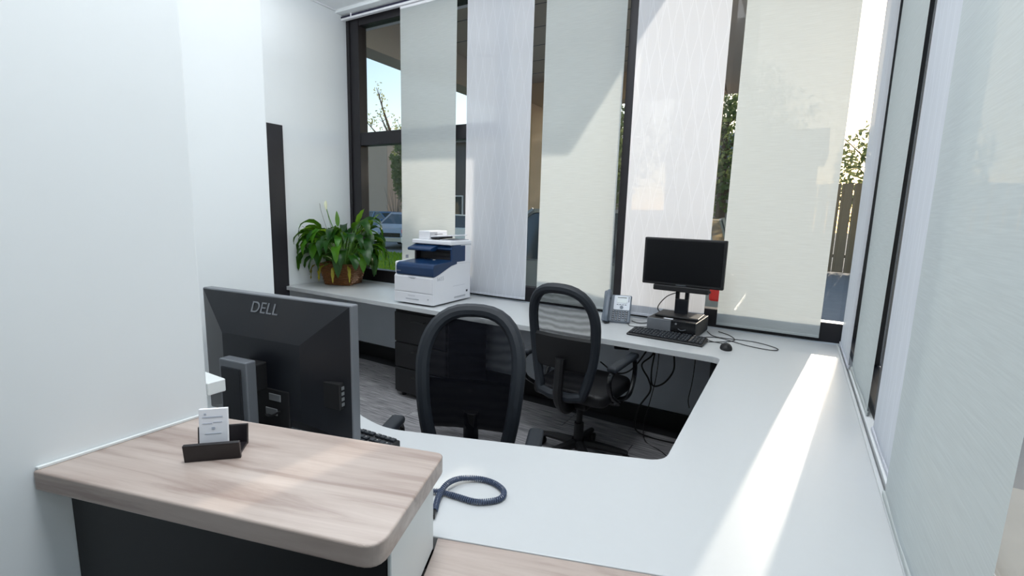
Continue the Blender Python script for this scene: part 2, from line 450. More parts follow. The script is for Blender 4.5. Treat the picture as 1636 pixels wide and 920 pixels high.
# left side wall with the doorway (Y 1.60 .. 2.46)
DY0, DY1, DZ = 1.56, 2.47, 2.09
wl_ = MB().box((XL - 0.14, SY, 0), (XL, DY0, ZC)).box((XL - 0.14, DY1, 0), (XL, YB + 0.1, ZC)).box((XL - 0.14, DY0, DZ), (XL, DY1, ZC)).build('wall_left', 'wall')
struct(wl_)
d1 = struct(MB().box((XL - 0.10, DY0 + 0.04, 0.01), (XL - 0.055, DY1 - 0.04, DZ - 0.04)).build('door_1', 'casing'))
f = MB()
f.box((XL - 0.14, DY1 - 0.035, 0), (XL + 0.025, DY1 + 0.15, DZ + 0.045), 0.004).box((XL - 0.14, DY0 - 0.10, 0), (XL + 0.025, DY0 + 0.035, DZ + 0.045), 0.004)
f.box((XL - 0.14, DY0 - 0.10, DZ - 0.035), (XL + 0.0251, DY1 + 0.15, DZ + 0.045), 0.004)
f.build('door_frame', 'casing', d1)
MB().box((XL - 0.075, DY1 - 0.075, 0), (XL - 0.03, DY1 - 0.03, DZ - 0.035), 0.003).build('door_stop', 'blacksoft', d1)
hd = MB().cyl((XL - 0.055, DY0 + 0.12, 1.0), (XL + 0.0, DY0 + 0.12, 1.0), 0.012).tube(bez([(XL - .005, DY0 + .12, 1.0), (XL, DY0 + .17, 1.0), (XL, DY0 + .24, 1.0)], 4), 0.009).build('door_handle', 'silver', d1, True)

# near white wall, stub and closing walls
struct(MB().box((SX, -3.9, 0), (NX, NY, ZC), 0.004, 2).build('wall_near_left', 'wall'))
struct(MB().box((SX - 0.30, -3.9, 0), (SX, SY, ZC), 0.004, 2).build('wall_stub', 'wall'))
struct(MB().box((XL - 0.14, SY - 0.12, 0), (SX - 0.30, SY, ZC)).build('wall_partition', 'wall'))
struct(MB().box((SX, -3.95, 0), (XR + 0.1, -3.8, ZC)).build('wall_front', 'wall'))
# wall under the back window
struct(MB().box((XL - 0.14, YB - 0.06, 0), (XR + 0.14, YB + 0.10, 0.745)).build('wall_back', 'lower'))
struct(MB().box((XL, YB - 0.085, 0), (XR, YB - 0.06, 0.125), 0.004).build('baseboard_back', 'base'))
struct(MB().box((XL, DY1 + 0.15, 0), (XL + 0.018, YB - 0.085, 0.125), 0.004).build('baseboard_left', 'base'))
# low wall under right window; unseen full-height stretch added to block daylight
struct(MB().box((XR, -3.9, 0), (XR + 0.14, YB - 0.06, 0.76)).box((XR, -3.9, 0.76), (XR + 0.14, 0.10, ZC)).build('wall_right', 'wall'))

# back window: frame members and panes
GY = YB + 0.05
w1 = struct(MB().box((XL - 0.02, GY - 0.045, 0.745), (XR + 0.12, GY + 0.045, 0.862), 0.004).build('window_1', 'frame'))
def frame_part(name, lo, hi, par): return MB().box(lo, hi, 0.004).build(name, 'frame', par)
frame_part('jamb', (XL - 0.06, GY - 0.05, 0.862), (XL + 0.165, GY + 0.05, 3.235), w1)
frame_part('jamb', (XR + 0.03, GY - 0.05, 0.862), (XR + 0.12, GY + 0.05, 3.235), w1)
MB().box((XL + 0.02, GY - 0.062, 0.862), (XL + 0.05, GY - 0.05, 3.2), 0.003).build('frame_trim', 'frame', w1)
MX = (-2.02, -1.09)
for x in MX: frame_part('mullion', (x - 0.032, GY - 0.05, 0.862), (x + 0.032, GY + 0.05, 3.235), w1)
frame_part('transom', (XL + 0.165, GY - 0.045, 2.055), (MX[0] - 0.032, GY + 0.045, 2.175), w1)
frame_part('head_rail', (XL + 0.165, GY - 0.045, 3.14), (XR + 0.03, GY + 0.045, 3.235), w1)
def pane(x0, x1, z0, z1, par): return MB().box((x0, GY - 0.004, z0), (x1, GY + 0.004, z1)).build('pane', 'glass', par)
pane(XL + 0.165, MX[0] - .032, 0.862, 2.055, w1); pane(XL + 0.165, MX[0] - .032, 2.175, 3.14, w1)
pane(MX[0] + .032, MX[1] - .032, 0.862, 3.14, w1); pane(MX[1] + .032, XR + 0.03, 0.862, 3.14, w1)

# right window wall
GX = XR + 0.07
w2 = struct(MB().box((GX - 0.045, 0.10, 0.76), (GX + 0.045, YB - 0.06, 0.80), 0.004).build('window_2', 'frame'))
RM = (2.74, 2.0, 0.34)
for y in RM: MB().box((GX - 0.05, y - 0.035, 0.80), (GX + 0.05, y + 0.035, 3.20), 0.004).build('mullion', 'frame', w2)
MB().box((GX - 0.045, 0.10, 3.18), (GX + 0.045, YB - 0.06, ZC), 0.004).build('head_rail', 'frame', w2)
ys = (YB - 0.06,) + RM
for a, b in zip(ys[:-1], ys[1:]):
    MB().box((GX - 0.004, b + 0.035, 0.80), (GX + 0.004, a - 0.035, 3.18)).build('pane', 'glass', w2)

# ================================================================== BLINDS
t = thing('blind_track', 'white ceiling track with dark groove above the back window', 'blind track', (XL, YB - 0.03, 3.19))
MB().box((0, -0.028, 0), (XR - XL, 0.006, 0.018), 0.002, 1).build('rail', 'rail', t)
MB().box((0, -0.0265, 0.018), (XR - XL, 0.004, 0.034)).build('groove', 'dkstrip', t)
for k in range(4): MB().box((0.13 + 1.25 * k, -0.031, 0.016), (0.145 + 1.25 * k, 0.006, 0.045), 0.001, 1).build('bracket', 'rail', t)
t = thing('blind_track', 'white ceiling track above the right window wall', 'blind track', (XR, 0, 3.19))
MB().box((-0.014, 0.12, 0), (0.012, YB - 0.08, 0.018), 0.002, 1).build('rail', 'rail', t)
MB().box((-0.012, 0.12, 0.018), (0.010, YB - 0.08, 0.034)).build('groove', 'dkstrip', t)

def blind(w, loc, rz, m, label, zb=0.772, zt=3.185):
    t = thing('panel_blind', label, 'blind', (loc[0], loc[1], zb), rz, 'sliding panel blinds on the two windows')
    h = zt - zb
    rows = []
    for j in range(17):
        z = h * j / 16
        rows.append([(-w / 2 + w * i / 6, 0.0025 * math.sin(i * 1.3 + j * 0.35 + loc[0] * 9), z) for i in range(7)])
    MB().grid(rows).build('cloth', m, t, True, angle=180)
    MB().box((-w / 2, -0.004, 0), (w / 2, 0.004, 0.016), 0.003, 2).build('hem_bar', m, t)
    MB().box((-w / 2, -0.006, h - 0.02), (w / 2, 0.006, h), 0.002, 1).build('top_carrier', 'rail', t)
    return t
yb = 3.30
for x0, x1, dy, m, lab in (
        (-3.180, -2.560, 0.00, 'streak', 'grey slubbed panel blind behind the printer, first from the left wall'),
        (-2.452, -1.845, -0.03, 'wave', 'white wave-patterned panel blind between the printer and the back chair'),
        (-1.742, -1.135, 0.00, 'streak', 'beige slubbed panel blind behind the desk phone, partly in shade'),
        (-1.058, -0.486, -0.03, 'wave', 'sunlit white wave-patterned panel blind behind the far monitor'),
        (-0.405, 0.164, 0.00, 'streak', 'sunlit beige slubbed panel blind above the mouse, nearest the glass corner')):
    s = (yb + dy) / 3.32
    blind((x1 - x0) * s, ((x0 + x1) / 2 * s, yb + dy), 0, m, lab)
for y0, y1, dx, m, lab in (
        (2.70, 3.25, 0.0, 'wave', 'pale white panel blind on the right wall nearest the back corner'),
        (2.07, 2.70, 0.012, 'streak', 'grey panel blind on the right wall beside the dark mullion, corner side'),
        (1.30, 1.925, 0.012, 'wave', 'white panel blind on the right wall on the near side of the dark mullion'),
        (0.775, 1.46, -0.012, 'streak', 'wide grey panel blind on the right wall overlapping a white one, nearest the viewer')):
    blind(y1 - y0, (XR - 0.004 + dx, (y0 + y1) / 2), math.pi / 2, m, lab, zb=0.765)

# ================================================================== WORKTOP
ZD = 0.75
wt = thing('worktop', 'white U-shaped worktop running along the windows and across the front', 'worktop', (0, 0, 0))
poly = [(-3.895, 3.275), (-3.895, 2.59), (-0.278, 2.585), (-0.268, 1.352), (-1.086, 1.05), (-1.22, 1.075), (SX, 1.24),
        (SX, 0.57), (-1.16, 0.57), (-1.16, 0.545), (0.255, 1.033), (0.255, 3.275)]
MB().prism(round_poly(poly, [0, .01, .05, .07, .25, .2, 0, 0, 0, 0, 0, 0]), ZD - 0.034, ZD, 0.0025, seg=2).build('top_board', 'laminate', wt)
MB().box((0.252, 1.04, ZD), (0.262, 3.27, ZD + 0.010), 0.002, 1).build('caulk_strip', 'edge', wt)
def gable(name, lo, hi, m='blackwood'): return MB().box(lo, hi, 0.003).build(name, m, wt)
gable('support_panel', (-0.30, 2.66, 0.0), (-0.26, 3.2, 0.711))
gable('support_panel', (-0.235, 1.0, 0.0), (-0.20, 2.6, 0.711))
gable('cross_rail', (-2.0, 3.16, 0.65), (-0.31, 3.19, 0.716))
gable('cross_rail', (-3.85, 3.16, 0.65), (-2.72, 3.19, 0.716))
MB().box((-0.33, 2.63, 0.6), (-0.30, 2.75, 0.711), 0.003).build('bracket', 'black', wt)

# wood transaction counter
wc = thing('reception_counter', 'raised reception counter with taupe wood top and charcoal front', 'counter', (0, 0, 0))
top = round_poly([(-1.158, 0.252), (-0.478, 0.447), (-0.577, 0.722), (-1.158, 0.553)], [0, .035, .02, 0])
MB().prism(top, 0.921, 0.960, 0.004, seg=3).build('counter_top', 'wood', wc)
MB().prism([(-1.157, 0.300), (-0.505, 0.487), (-0.511, 0.507), (-1.157, 0.320)], 0.0, 0.921).build('front_panel', 'blackwood', wc)
MB().prism([(-0.504, 0.488), (-0.497, 0.490), (-0.590, 0.702), (-0.610, 0.694), (-0.5105, 0.507)], 0.752, 0.921, 0.0015, seg=1).build('side_panel', 'hardware', wc)
MB().prism([(-1.157, 0.52), (-0.612, 0.693), (-0.607, 0.678), (-1.157, 0.503)], 0.752, 0.921).build('rear_panel', 'laminate', wc)
MB().prism([(-1.1585, 0.256), (-1.1520, 0.258), (-1.1520, 0.552), (-1.1585, 0.553)], 0.960, 0.966, 0.001, seg=1).build('caulk_bead', 'hardware', wc)
ws = thing('wood_ledge', 'low strip of taupe wood counter in front of the white worktop', 'counter', (0, 0, 0))
MB().prism([(-0.604, 0.733), (-0.588, 0.703), (-0.492, 0.491), (0.255, 0.760), (0.255, 1.0305)], 0.716, 0.7505, 0.0015, seg=1).build('ledge_top', 'wood', ws)
MB().prism([(-0.49, 0.54), (0.255, 0.80), (0.255, 0.82), (-0.49, 0.56)], 0.0, 0.716).build('ledge_front', 'blackwood', ws)

# little white ledge at the end of the near wall
o = MB().box((NX - 0.10, NY + 0.002, 1.000), (NX - 0.004, NY + 0.045, 1.032), 0.002, 1).build('wall_ledge', 'hardware')
tag(o, 'small white ledge at the near wall end beside the monitor', 'ledge')

# black pedestal under the back worktop
pd = thing('file_pedestal', 'black file pedestal standing under the worktop below the printer', 'cabinet', (-2.36, 2.90, 0))
MB().box((-0.26, -0.24, 0.03), (0.26, 0.26, 0.70), 0.006).build('body', 'blackwood', pd)
for z0, z1 in ((0.05, 0.24), (0.25, 0.44), (0.45, 0.68)):
    d = MB().box((-0.25, -0.262, z0), (0.25, -0.24, z1), 0.004).build('drawer', 'black', pd)
    MB().tube([(-.06, -.262, z1 - .05), (-.06, -.285, z1 - .05), (.06, -.285, z1 - .05), (.06, -.262, z1 - .05)], 0.005).build('drawer_handle', 'black', d, True)
for sx in (-1, 1):
    for sy in (-1, 1): MB().cyl((sx * .21, sy * .2, 0), (sx * .21, sy * .2, .03), .018).build('foot', 'black', pd)

# ================================================================== OFFICE CHAIRS
def outline(n=22):
    right = []
    for k in range(241):
        t = 1 - (1 - k / 240) ** 2
        w = 0.186 * (1.0 - 0.34 * (1 - t) ** 3.2)
        if t > 0.60: w *= max(0.0, 1 - ((t - 0.60) / 0.40) ** 2.5) ** (1 / 2.7)
        right.append((w, 0.50 + 0.58 * t))
    # even out the dome: resample by length
    P = [Vector(p) for p in right]; L_ = [0]
    for a, b in zip(P[:-1], P[1:]): L_.append(L_[-1] + (b - a).length)
    out = []
    for k in range(n + 1):
        d = L_[-1] * k / n; i = 0
        while i < len(L_) - 2 and L_[i + 1] < d: i += 1
        u = (d - L_[i]) / max(1e-6, L_[i + 1] - L_[i]); q = P[i].lerp(P[i + 1], u); out.append((q.x, q.y))
    return out + [(-x, z) for x, z in out[-2::-1]] + [(-0.06, 0.487), (0.06, 0.487)]
def back_y(x, z):
    v = (z - 0.80) / 0.28
    return -0.265 - 0.035 * v - 0.03 * v * v + 0.6 * x * x
def make_chair(label, loc, rz):
    t = thing('office_chair', label, 'chair', loc, rz, 'mesh back office chairs')
    ol = outline()
    MB().tube([(x, back_y(x, z), z) for x, z in ol], 0.027, 10, True, flat=1.0).build('back_frame', 'blacksoft', t, True)
    b = MB(); rows = []
    for q in (0.02, 0.25, 0.5, 0.75, 0.97):
        rows.append([(x * q, back_y(x * q, 0.785 + (z - 0.785) * q) + 0.004, 0.785 + (z - 0.785) * q) for x, z in ol + ol[:1]])
    b.grid(rows).build('back_mesh', 'mesh', t, True, angle=180)
    # lumbar bar across the back
    lb = [[(x, back_y(x, z) + dy, z) for x in [-.165 + .330 * i / 12 for i in range(13)]] for z, dy in ((.635, -.006), (.65, -.018), (.81, -.018), (.825, -.006))]
    MB().grid(lb).build('lumbar_support', 'black', t, True)
    # spine linking back to mechanism
    MB().tube(bez([(0, -0.02, 0.40), (0, -0.20, 0.40), (0, -0.285, 0.48), (0, -0.285, 0.62), (0, -0.278, 0.70)], 6), 0.026, 10, flat=1.5).build('spine', 'black', t, True)
    s = MB(); s.prism(round_poly([(-.225, -.20), (.225, -.20), (.235, .25), (-.235, .25)], [.07, .07, .10, .10]), 0.435, 0.505, 0.022, seg=3)
    s.build('seat', 'black', t, True)
    MB().box((-.10, -.14, .375), (.10, .12, .435), .015).build('mechanism', 'black', t)
    MB().cyl((0, 0, .20), (0, 0, .38), .018).cyl((0, 0, .08), (0, 0, .24), .028).build('gas_lift', 'black', t, True)
    for sx in (-1, 1):
        lo = bez([(sx * .12, .04, .425), (sx * .22, .05, .425), (sx * .268, .06, .46), (sx * .268, .13, .55), (sx * .265, .12, .645), (sx * .262, .0, .665), (sx * .262, -.17, .66), (sx * .262, -.235, .62), (sx * .262, -.20, .53), (sx * .262, -.08, .45), (sx * .20, -.04, .425)], 6)
        ar = MB().tube(lo, 0.013, 8).build('arm', 'blackgloss', t, True)
        MB().box((sx * .262 - .028, -.215, .655), (sx * .262 + .028, .135, .688), .014, 3).build('arm_pad', 'blacksoft', ar, True)
    for k in range(5):
        a = 2 * math.pi * k / 5 + 0.45
        c, sn = math.cos(a), math.sin(a)
        lg = MB().tube([(c * .03, sn * .03, .115), (c * .15, sn * .15, .10), (c * .285, sn * .285, .075)], .02, 8, radii=[.028, .024, .017]).build('base_leg', 'black', t, True)
        nx, ny = -sn, c
        w = MB()
        w.cyl((c * .285 - nx * .022, sn * .285 - ny * .022, .028), (c * .285 - nx * .005, sn * .285 - ny * .005, .028), .028)
        w.cyl((c * .285 + nx * .022, sn * .285 + ny * .022, .028), (c * .285 + nx * .005, sn * .285 + ny * .005, .028), .028)
        w.cyl((c * .285, sn * .285, .04), (c * .285, sn * .285, .08), .008)
        w.build('caster', 'black', lg, True)
    MB().tube([(.10, .05, .405), (.19, .07, .405), (.235, .07, .40)], .006).build('lever', 'black', t, True)
    return t
make_chair('black mesh-back office chair facing the front worktop, nearer the viewer', (-0.905, 1.16, 0), math.radians(-158))
make_chair('black mesh-back office chair turned to the back worktop, near the phone', (-1.0, 2.51, 0), math.radians(-3))

# ================================================================== NEAR MONITOR (seen from behind)
m1 = thing('monitor', 'black widescreen monitor seen from behind with silver-edged stand', 'monitor', (-1.25, 0.785, ZD + .001), math.radians(8))
W2, ZB, ZT = 0.283, 0.072, 0.452
b = MB().box((-W2, 0.0, ZB), (W2, 0.030, ZT), 0.004, 2)
b.build('bezel', 'monedge', m1)
MB().box((-W2 + .018, 0.0295, ZB + .018), (W2 - .018, 0.0315, ZT - .018)).build('screen', 'screen', m1)
def frustum(x0, x1, z0, z1, y0, X0, X1, Z0, Z1, y1):
    bm = bmesh.new()
    A = [bm.verts.new(p) for p in ((x0, y0, z0), (x1, y0, z0), (x1, y0, z1), (x0, y0, z1))]
    B = [bm.verts.new(p) for p in ((X0, y1, Z0), (X1, y1, Z0), (X1, y1, Z1), (X0, y1, Z1))]
    bm.faces.new(A); bm.faces.new(B[::-1])
    for i in range(4): bm.faces.new((A[i], A[(i + 1) % 4], B[(i + 1) % 4], B[i]))
    bmesh.ops.recalc_face_normals(bm, faces=bm.faces[:])
    q = MB(); q._add(bm); return q
bk = frustum(-W2 + .004, W2 - .004, ZB + .004, ZT - .004, 0.0, -W2 + .13, W2 - .14, ZB + .05, ZT - .115, -0.040).build('back_shell', 'moncase', m1)
lettering('logo', 'DELL', 0.045, 'greylogo', m1, (-0.010, -0.0130, 0.416), (math.radians(90 - 20), 0, 0), xs=1.05)
bx = MB().box((-.035, -.0435, .025), (.10, -.036, .20), .003).build('electronics_box', 'black', m1)
for x, z in ((0.05, .178), (0.035, .135)):
    MB().box((x - .022, -.0455, z - .010), (x + .022, -.043, z + .010), .001, 1).build('port_block', 'silver', bx)
MB().tube(bez([(.02, -.05, .125), (.05, -.060, .13), (.075, -.050, .145)], 6), .003).build('port_cover', 'black', bx, True)
MB().box((W2 - .085, -.022, .17), (W2 - .024, .0, .245), .004).build('usb_hub', 'black', m1)
sd = MB()
for z in (.185, .20, .215, .23): sd.box((W2 - .026, -.015, z - .005), (W2 - .0225, -.005, z + .004))
sd.build('usb_port', 'silver', m1)
st = MB().box((-.072, -.112, .004), (.030, -.080, .292), .004, 2).build('stand_column', 'monedge', m1)
st['label'] = 'silver-grey edged stand column'
MB().box((-.062, -.1165, .004), (.012, -.110, .272), .003).build('stand_back_cover', 'moncase', st)
MB().box((-.05, -.085, .20), (.02, -.038, .275), .004).build('tilt_joint', 'black', m1)
MB().box((-.17, -.17, 0), (.17, .02, .012), .005).build('stand_foot', 'black', m1)

# keyboards --------------------------------------------------------
def make_keyboard(label, loc, rz, grp):
    k = thing('keyboard', label, 'keyboard', loc, rz, grp)
    MB().prism([(-.072, 0), (.072, 0), (.072, .022), (.06, .024), (-.06, .013), (-.072, .010)], -.217, .217, .003, 'x', 1).build('case', 'black', k)
    q = MB(); pr = MB()
    for r in range(6):
        y = 0.052 - r * 0.0195 - (0.006 if r > 0 else 0) + 0.004
        z = 0.0185 + (y - 0.0) * 0.09
        x = -.207
        for c in range(22):
            w = .0165
            if c == 15 or c == 18: x += .006
            if r == 5 and 4 <= c <= 8:
                if c == 4: q.box((x, y - .008, z), (x + .0185 * 5 - .002, y + .008, z + .006), .0015, 1)
                x += .0185; continue
            q.box((x, y - .008, z - .002), (x + w, y + .008, z + .006), .0015, 1)
            if (c + r) % 2 == 0: pr.box((x + .004, y + .0, z + .0061), (x + .008, y + .004, z + .0064))
            x += .0185
    kk = q.build('keys', 'blacksoft', k); kk['kind'] = 'stuff'
    p2 = pr.build('key_legends', 'keyprint', k); p2['kind'] = 'stuff'
    for sx in (-1, 1): MB().box((sx * .18 - .015, .05, -.0005), (sx * .18 + .015, .065, .002)).build('foot', 'black', k)
    return k
make_keyboard('black keyboard in front of the far desktop computer', (-0.607, 2.815, ZD + .001), math.radians(-3), 'black computer keyboards')
make_keyboard('black keyboard on the front worktop, mostly hidden by the near monitor', (-1.165, 0.897, ZD + .001), math.radians(4), 'black computer keyboards')

# ================================================================== FAR COMPUTER
pc = thing('desktop_computer', 'small black and grey desktop computer lying under the far monitor', 'computer', (-0.592, 3.05, ZD), math.radians(-4))
MB().box((-.145, -.15, .004), (.145, .15, .095), .004).build('case', 'black', pc)
fp = MB().box((-.145, -.160, .004), (.0, -.149, .095), .003).build('front_panel', 'monedge', pc)
MB().box((-.128, -.1615, .012), (-.100, -.1595, .026)).build('sticker', 'plight', fp)
db = MB().box((.0, -.158, .004), (.145, -.149, .095), .003).build('drive_bay', 'blackgloss', pc)
MB().cyl((.03, -.162, .078), (.03, -.157, .078), .006).build('power_button', 'silver', db, True)
MB().tube(bez([(.045, -.16, .05), (.065, -.163, .043), (.09, -.16, .05)], 6), .0025).build('bay_pull', 'grey', db, True)
MB().box((-.055, -.13, .0951), (-.0, -.105, .0955)).build('paper_label', 'card', pc)
for sx in (-1, 1):
    for sy in (-1, 1): MB().cyl((sx * .12, sy * .12, 0), (sx * .12, sy * .12, .006), .01, seg=8).build('foot', 'black', pc)

m2 = thing('monitor', 'black widescreen monitor facing the room above the desktop computer', 'monitor', (-0.585, 3.04, ZD + .096), math.radians(-2))
MB().box((-.13, -.085, 0), (.13, .10, .014), .005).build('stand_foot', 'black', m2)
# column with the oval cable hole
c_ = MB()
c_.box((-.040, .02, .010), (.040, .045, .105), .003).box((-.040, .02, .105), (-.017, .045, .165), .002, 1).box((.017, .02, .105), (.040, .045, .165), .002, 1).box((-.040, .02, .165), (.040, .045, .30), .003)
c_.build('stand_column', 'moncase', m2)
mz0, mz1, mw = .192, .482, .240
hx = MB().box((-mw, -.035, mz0), (mw, .0, mz1), .006, 2).build('bezel', 'black', m2)
MB().box((-mw + .014, -.0365, mz0 + .017), (mw - .014, -.0345, mz1 - .013), .0006, 1).build('screen', 'screen', m2)
frustum(-mw + .01, mw - .01, mz0 + .01, mz1 - .01, 0, -mw + .08, mw - .08, mz0 + .05, mz1 - .05, .03).build('back_shell', 'moncase', m2)
sb = MB().box((-.165, -.045, mz0 - .034), (.165, -.006, mz0 + .001), .006, 2).build('sound_bar', 'black', m2)
MB().cyl((.165, -.025, mz0 - .018), (.172, -.025, mz0 - .018), .007).build('volume_knob', 'black', sb, True)
MB().box((-.030, -.0362, mz0 + .004), (.030, -.0345, mz0 + .009)).build('chin_mark', 'grey', m2)

ms = thing('mouse', 'small black computer mouse on the white worktop right of the keyboard', 'mouse', (-0.279, 2.785, ZD), math.radians(12))
b = bmesh.new(); bmesh.ops.create_uvsphere(b, u_segments=20, v_segments=12, radius=1)
for v in b.verts:
    x, y, z = v.co; zz = max(z, -0.15)
    v.co = (x * .031 * (1 - .12 * y), y * .054, (zz + .15) * .030 * (1 - .25 * y))
q = MB(); q._add(b); q.build('body', 'black', ms, True)
MB().cyl((-.004, .028, .026), (.004, .028, .026), .008, seg=12).build('wheel', 'grey', ms, True)
MB().box((-.0006, .012, .0305), (.0006, .05, .0322), rot=(-.25, 0, 0)).build('button_split', 'base', ms)

# ================================================================== DESK PHONE
ph = thing('desk_phone', 'slate grey office desk phone with silver face and corded handset', 'phone', (-0.995, 3.06, ZD), math.radians(14))
tilt = Matrix.Translation((0, -.05, .012)) @ Euler((math.radians(52), 0, 0)).to_matrix().to_4x4()
bd = MB().box((-.092, 0, -.022), (.092, .205, 0.0), .008, 3).xf(tilt).build('body', 'phone', ph)
MB().prism([(-.045, 0), (.075, 0), (.072, .02), (.03, .10), (-.01, .06)], -.075, .075, .003, 'x', 1).build('stand', 'phone', ph)
fc = MB().prism(round_poly([(-.022, .088), (.082, .088), (.084, .196), (-.022, .196)], .008), 0.0, .004).xf(tilt).build('face_plate', 'phonelight', ph)
MB().box((-.004, .138, .0041), (.062, .186, .0055), .001, 1).xf(tilt).build('display', 'lcd', fc)
MB().box((.0, .177, .0056), (.058, .182, .0060)).xf(tilt).build('display_print', 'pdark', fc)
for k in range(4): MB().box((-.004 + k * .0175, .124, .004), (.009 + k * .0175, .129, .0065), .001, 1).xf(tilt).build('soft_key', 'grey', fc)
for k in range(4): MB().box((.070, .150 + k * .011, .004), (.078, .156 + k * .011, .006), .001, 1).xf(tilt).build('line_key', 'grey', fc)
MB().cyl((.030, .106, .002), (.030, .106, .008), .0115, seg=20).xf(tilt).build('navigation_key', 'phone', fc, True)
for r in range(5):
    for c in range(5):
        if r == 4 and c in (3,): continue
        x = -.020 + c * .0215; y = .076 - r * .0155
        kk = MB().box((x - .0075, y - .005, -.001), (x + .0075, y + .005, .0035), .0015, 1).xf(tilt).build('key', 'blacksoft', ph)
        MB().box((x - .002, y - .002, .0036), (x + .002, y + .002, .0039)).xf(tilt).build('key_legend', 'card', kk)
hs = MB()
path = [(-.066, -.004, .014), (-.066, .02, .030), (-.066, .06, .036), (-.066, .14, .036), (-.066, .185, .030), (-.066, .215, .012)]
hs.tube(bez(path, 6), .024, 12, flat=0.62)
hs.box((-.092, -.012, -.004), (-.042, .05, .026), .010, 3).box((-.092, .165, -.004), (-.042, .222, .022), .010, 3)
hs.xf(tilt).build('handset', 'phone', ph, True)
MB().tube(bez([(-.066, -.055, .018), (-.075, -.085, .012), (-.062, -.10, .007), (-.04, -.075, .007), (-.05, -.03, .007)], 8), .004).build('handset_cord', 'cable', ph, True)

# ================================================================== PRINTER
pr = thing('printer', 'white multifunction printer with navy blue output bay beside the plant', 'printer', (-2.432, 2.888, ZD), math.radians(2))
# local: x -.19...19, y -.24 (front) .. .24
prof = [(-.235, .012), (-.24, .02), (-.24, .215), (-.235, .222), (-.16, .245), (-.02, .30), (-.005, .31), (.06, .33), (.24, .33), (.24, .012)]
MB().prism(prof, -.185, .185, .004, 'x', 2).build('body', 'pwhite', pr)
MB().box((-.187, -.236, .225), (-.162, .06, .32), .02, 3).build('left_pillar', 'pwhite', pr)
MB().box((.171, .01, .30), (.1875, .24, .44), .006).build('right_pillar', 'pwhite', pr)
# blue nose: rounded front band and tray floor, sloping on the right side
nose = [(-.240, .222), (-.247, .235), (-.247, .285), (-.236, .308), (-.215, .316), (.05, .330), (.05, .30), (-.02, .29), (-.17, .238), (-.225, .2225)]
MB().prism(nose, -.163, .1885, .004, 'x', 2).build('blue_nose', 'pblue', pr)
MB().box((-.160, .02, .318), (.183, .06, .425)).build('bay_wall', 'pdark', pr)
MB().box((-.165, -.03, .315), (-.15, .06, .43)).build('bay_side', 'pdark', pr)
MB().box((.172, -.02, .315), (.189, .16, .44), .004).build('bay_cheek', 'pblue', pr)
MB().box((-.02, .012, .352), (.168, .03, .388), .004).build('output_slot', 'base', pr)
MB().box((.02, -.04, .3195), (.034, -.015, .330), .003).build('paper_stop', 'pgrey', pr)
# blue upper lip holding the control panel
lip = [(-.095, .395), (-.103, .405), (-.098, .416), (.0, .445), (.10, .445), (.10, .41), (.0, .41), (-.05, .395)]
lp = MB().prism(lip, -.178, .05, .003, 'x', 2).build('control_panel', 'pblue', pr)
MB().prism([(-.02, .405), (-.025, .415), (.0, .445), (.10, .445), (.10, .405)], .05, .1885, .003, 'x', 2).build('blue_lip', 'pblue', pr)
ts = math.atan2(.029, .098)
MB().box((-.105, -.045, .4312), (-.03, -.003, .4332), rot=(ts, 0, 0)).build('touch_screen', 'plight', lp)
for x, c in ((.0, 'plight'), (.018, 'plight'), (.018, 'red')):
    y = -.02 if c == 'plight' else -.005
    MB().box((x - .006, y - .006, .430 + (y + .024) * .29), (x + .006, y + .006, .433 + (y + .024) * .29), .001, 1).build('panel_button', c, lp)
# scanner unit and document feeder
MB().box((-.190, -.035, .445), (.192, .245, .478), .008, 3).build('scanner_unit', 'pwhite', pr)
MB().box((-.188, .05, .434), (.186, .245, .446)).build('scanner_base', 'pwhite', pr)
ad = MB().box((-.150, .00, .478), (-.045, .235, .545), .006, 2).build('feeder_head', 'pwhite', pr)
MB().box((-.0455, .01, .49), (-.043, .10, .535)).build('feeder_seam', 'pgrey', ad)
MB().box((-.045, .02, .488), (.035, .20, .505), .002).build('feeder_throat', 'pdark', pr)
MB().box((-.045, .015, .505), (.16, .225, .514), .003, rot=(0, math.radians(-4), 0)).build('feeder_tray', 'pwhite', pr)
MB().box((-.03, .05, .5185), (.03, .075, .523), rot=(0, math.radians(-4), 0)).build('tray_guide', 'pdark', pr)
MB().box((.04, .02, .478), (.175, .225, .484), .002).build('exit_tray', 'pgrey', pr)
# front doors, trays, marks
MB().box((-.183, -.2455, .098), (.18, -.239, .212), .002, 1).build('front_door', 'pwhite', pr)
MB().prism([(-.05, .212), (.03, .212), (.012, .200), (-.02, .200)], -.2475, -.244, 0, 'y').build('door_grip', 'pgrey', pr)
dr = MB().box((-.183, -.2455, .014), (.18, -.239, .092), .002, 1).build('paper_tray', 'pwhite', pr)
MB().box((-.07, -.2475, .042), (.055, -.245, .050), .001, 1).build('tray_grip', 'pgrey', dr)
MB().box((-.05, -.2468, .070), (.02, -.245, .073)).build('tray_line', 'pgrey', dr)
MB().box((.135, -.247, .05), (.147, -.245, .06)).build('tray_mark', 'pgrey', dr)
MB().box((.1848, .02, .035), (.187, .17, .048), .001, 1).build('side_grip', 'pgrey', pr)
MB().box((.1848, .18, .068), (.1865, .20, .084)).build('power_switch', 'pdark', pr)
MB().box((.1848, .0, .13), (.1855, .16, .132)).build('side_seam', 'pgrey', pr)
lettering('logo', 'xerox', 0.017, 'silver', pr, (-.138, -.2476, .252), (math.radians(90), 0, 0))
lettering('model_number', '6655', 0.042, 'pgrey', pr, (.1855, -.155, .204), (math.radians(90), math.radians(0), math.radians(90)))
MB().box((-.1615, -.14, .335), (-.1605, -.11, .36)).build('label_sticker', 'pgrey', pr)

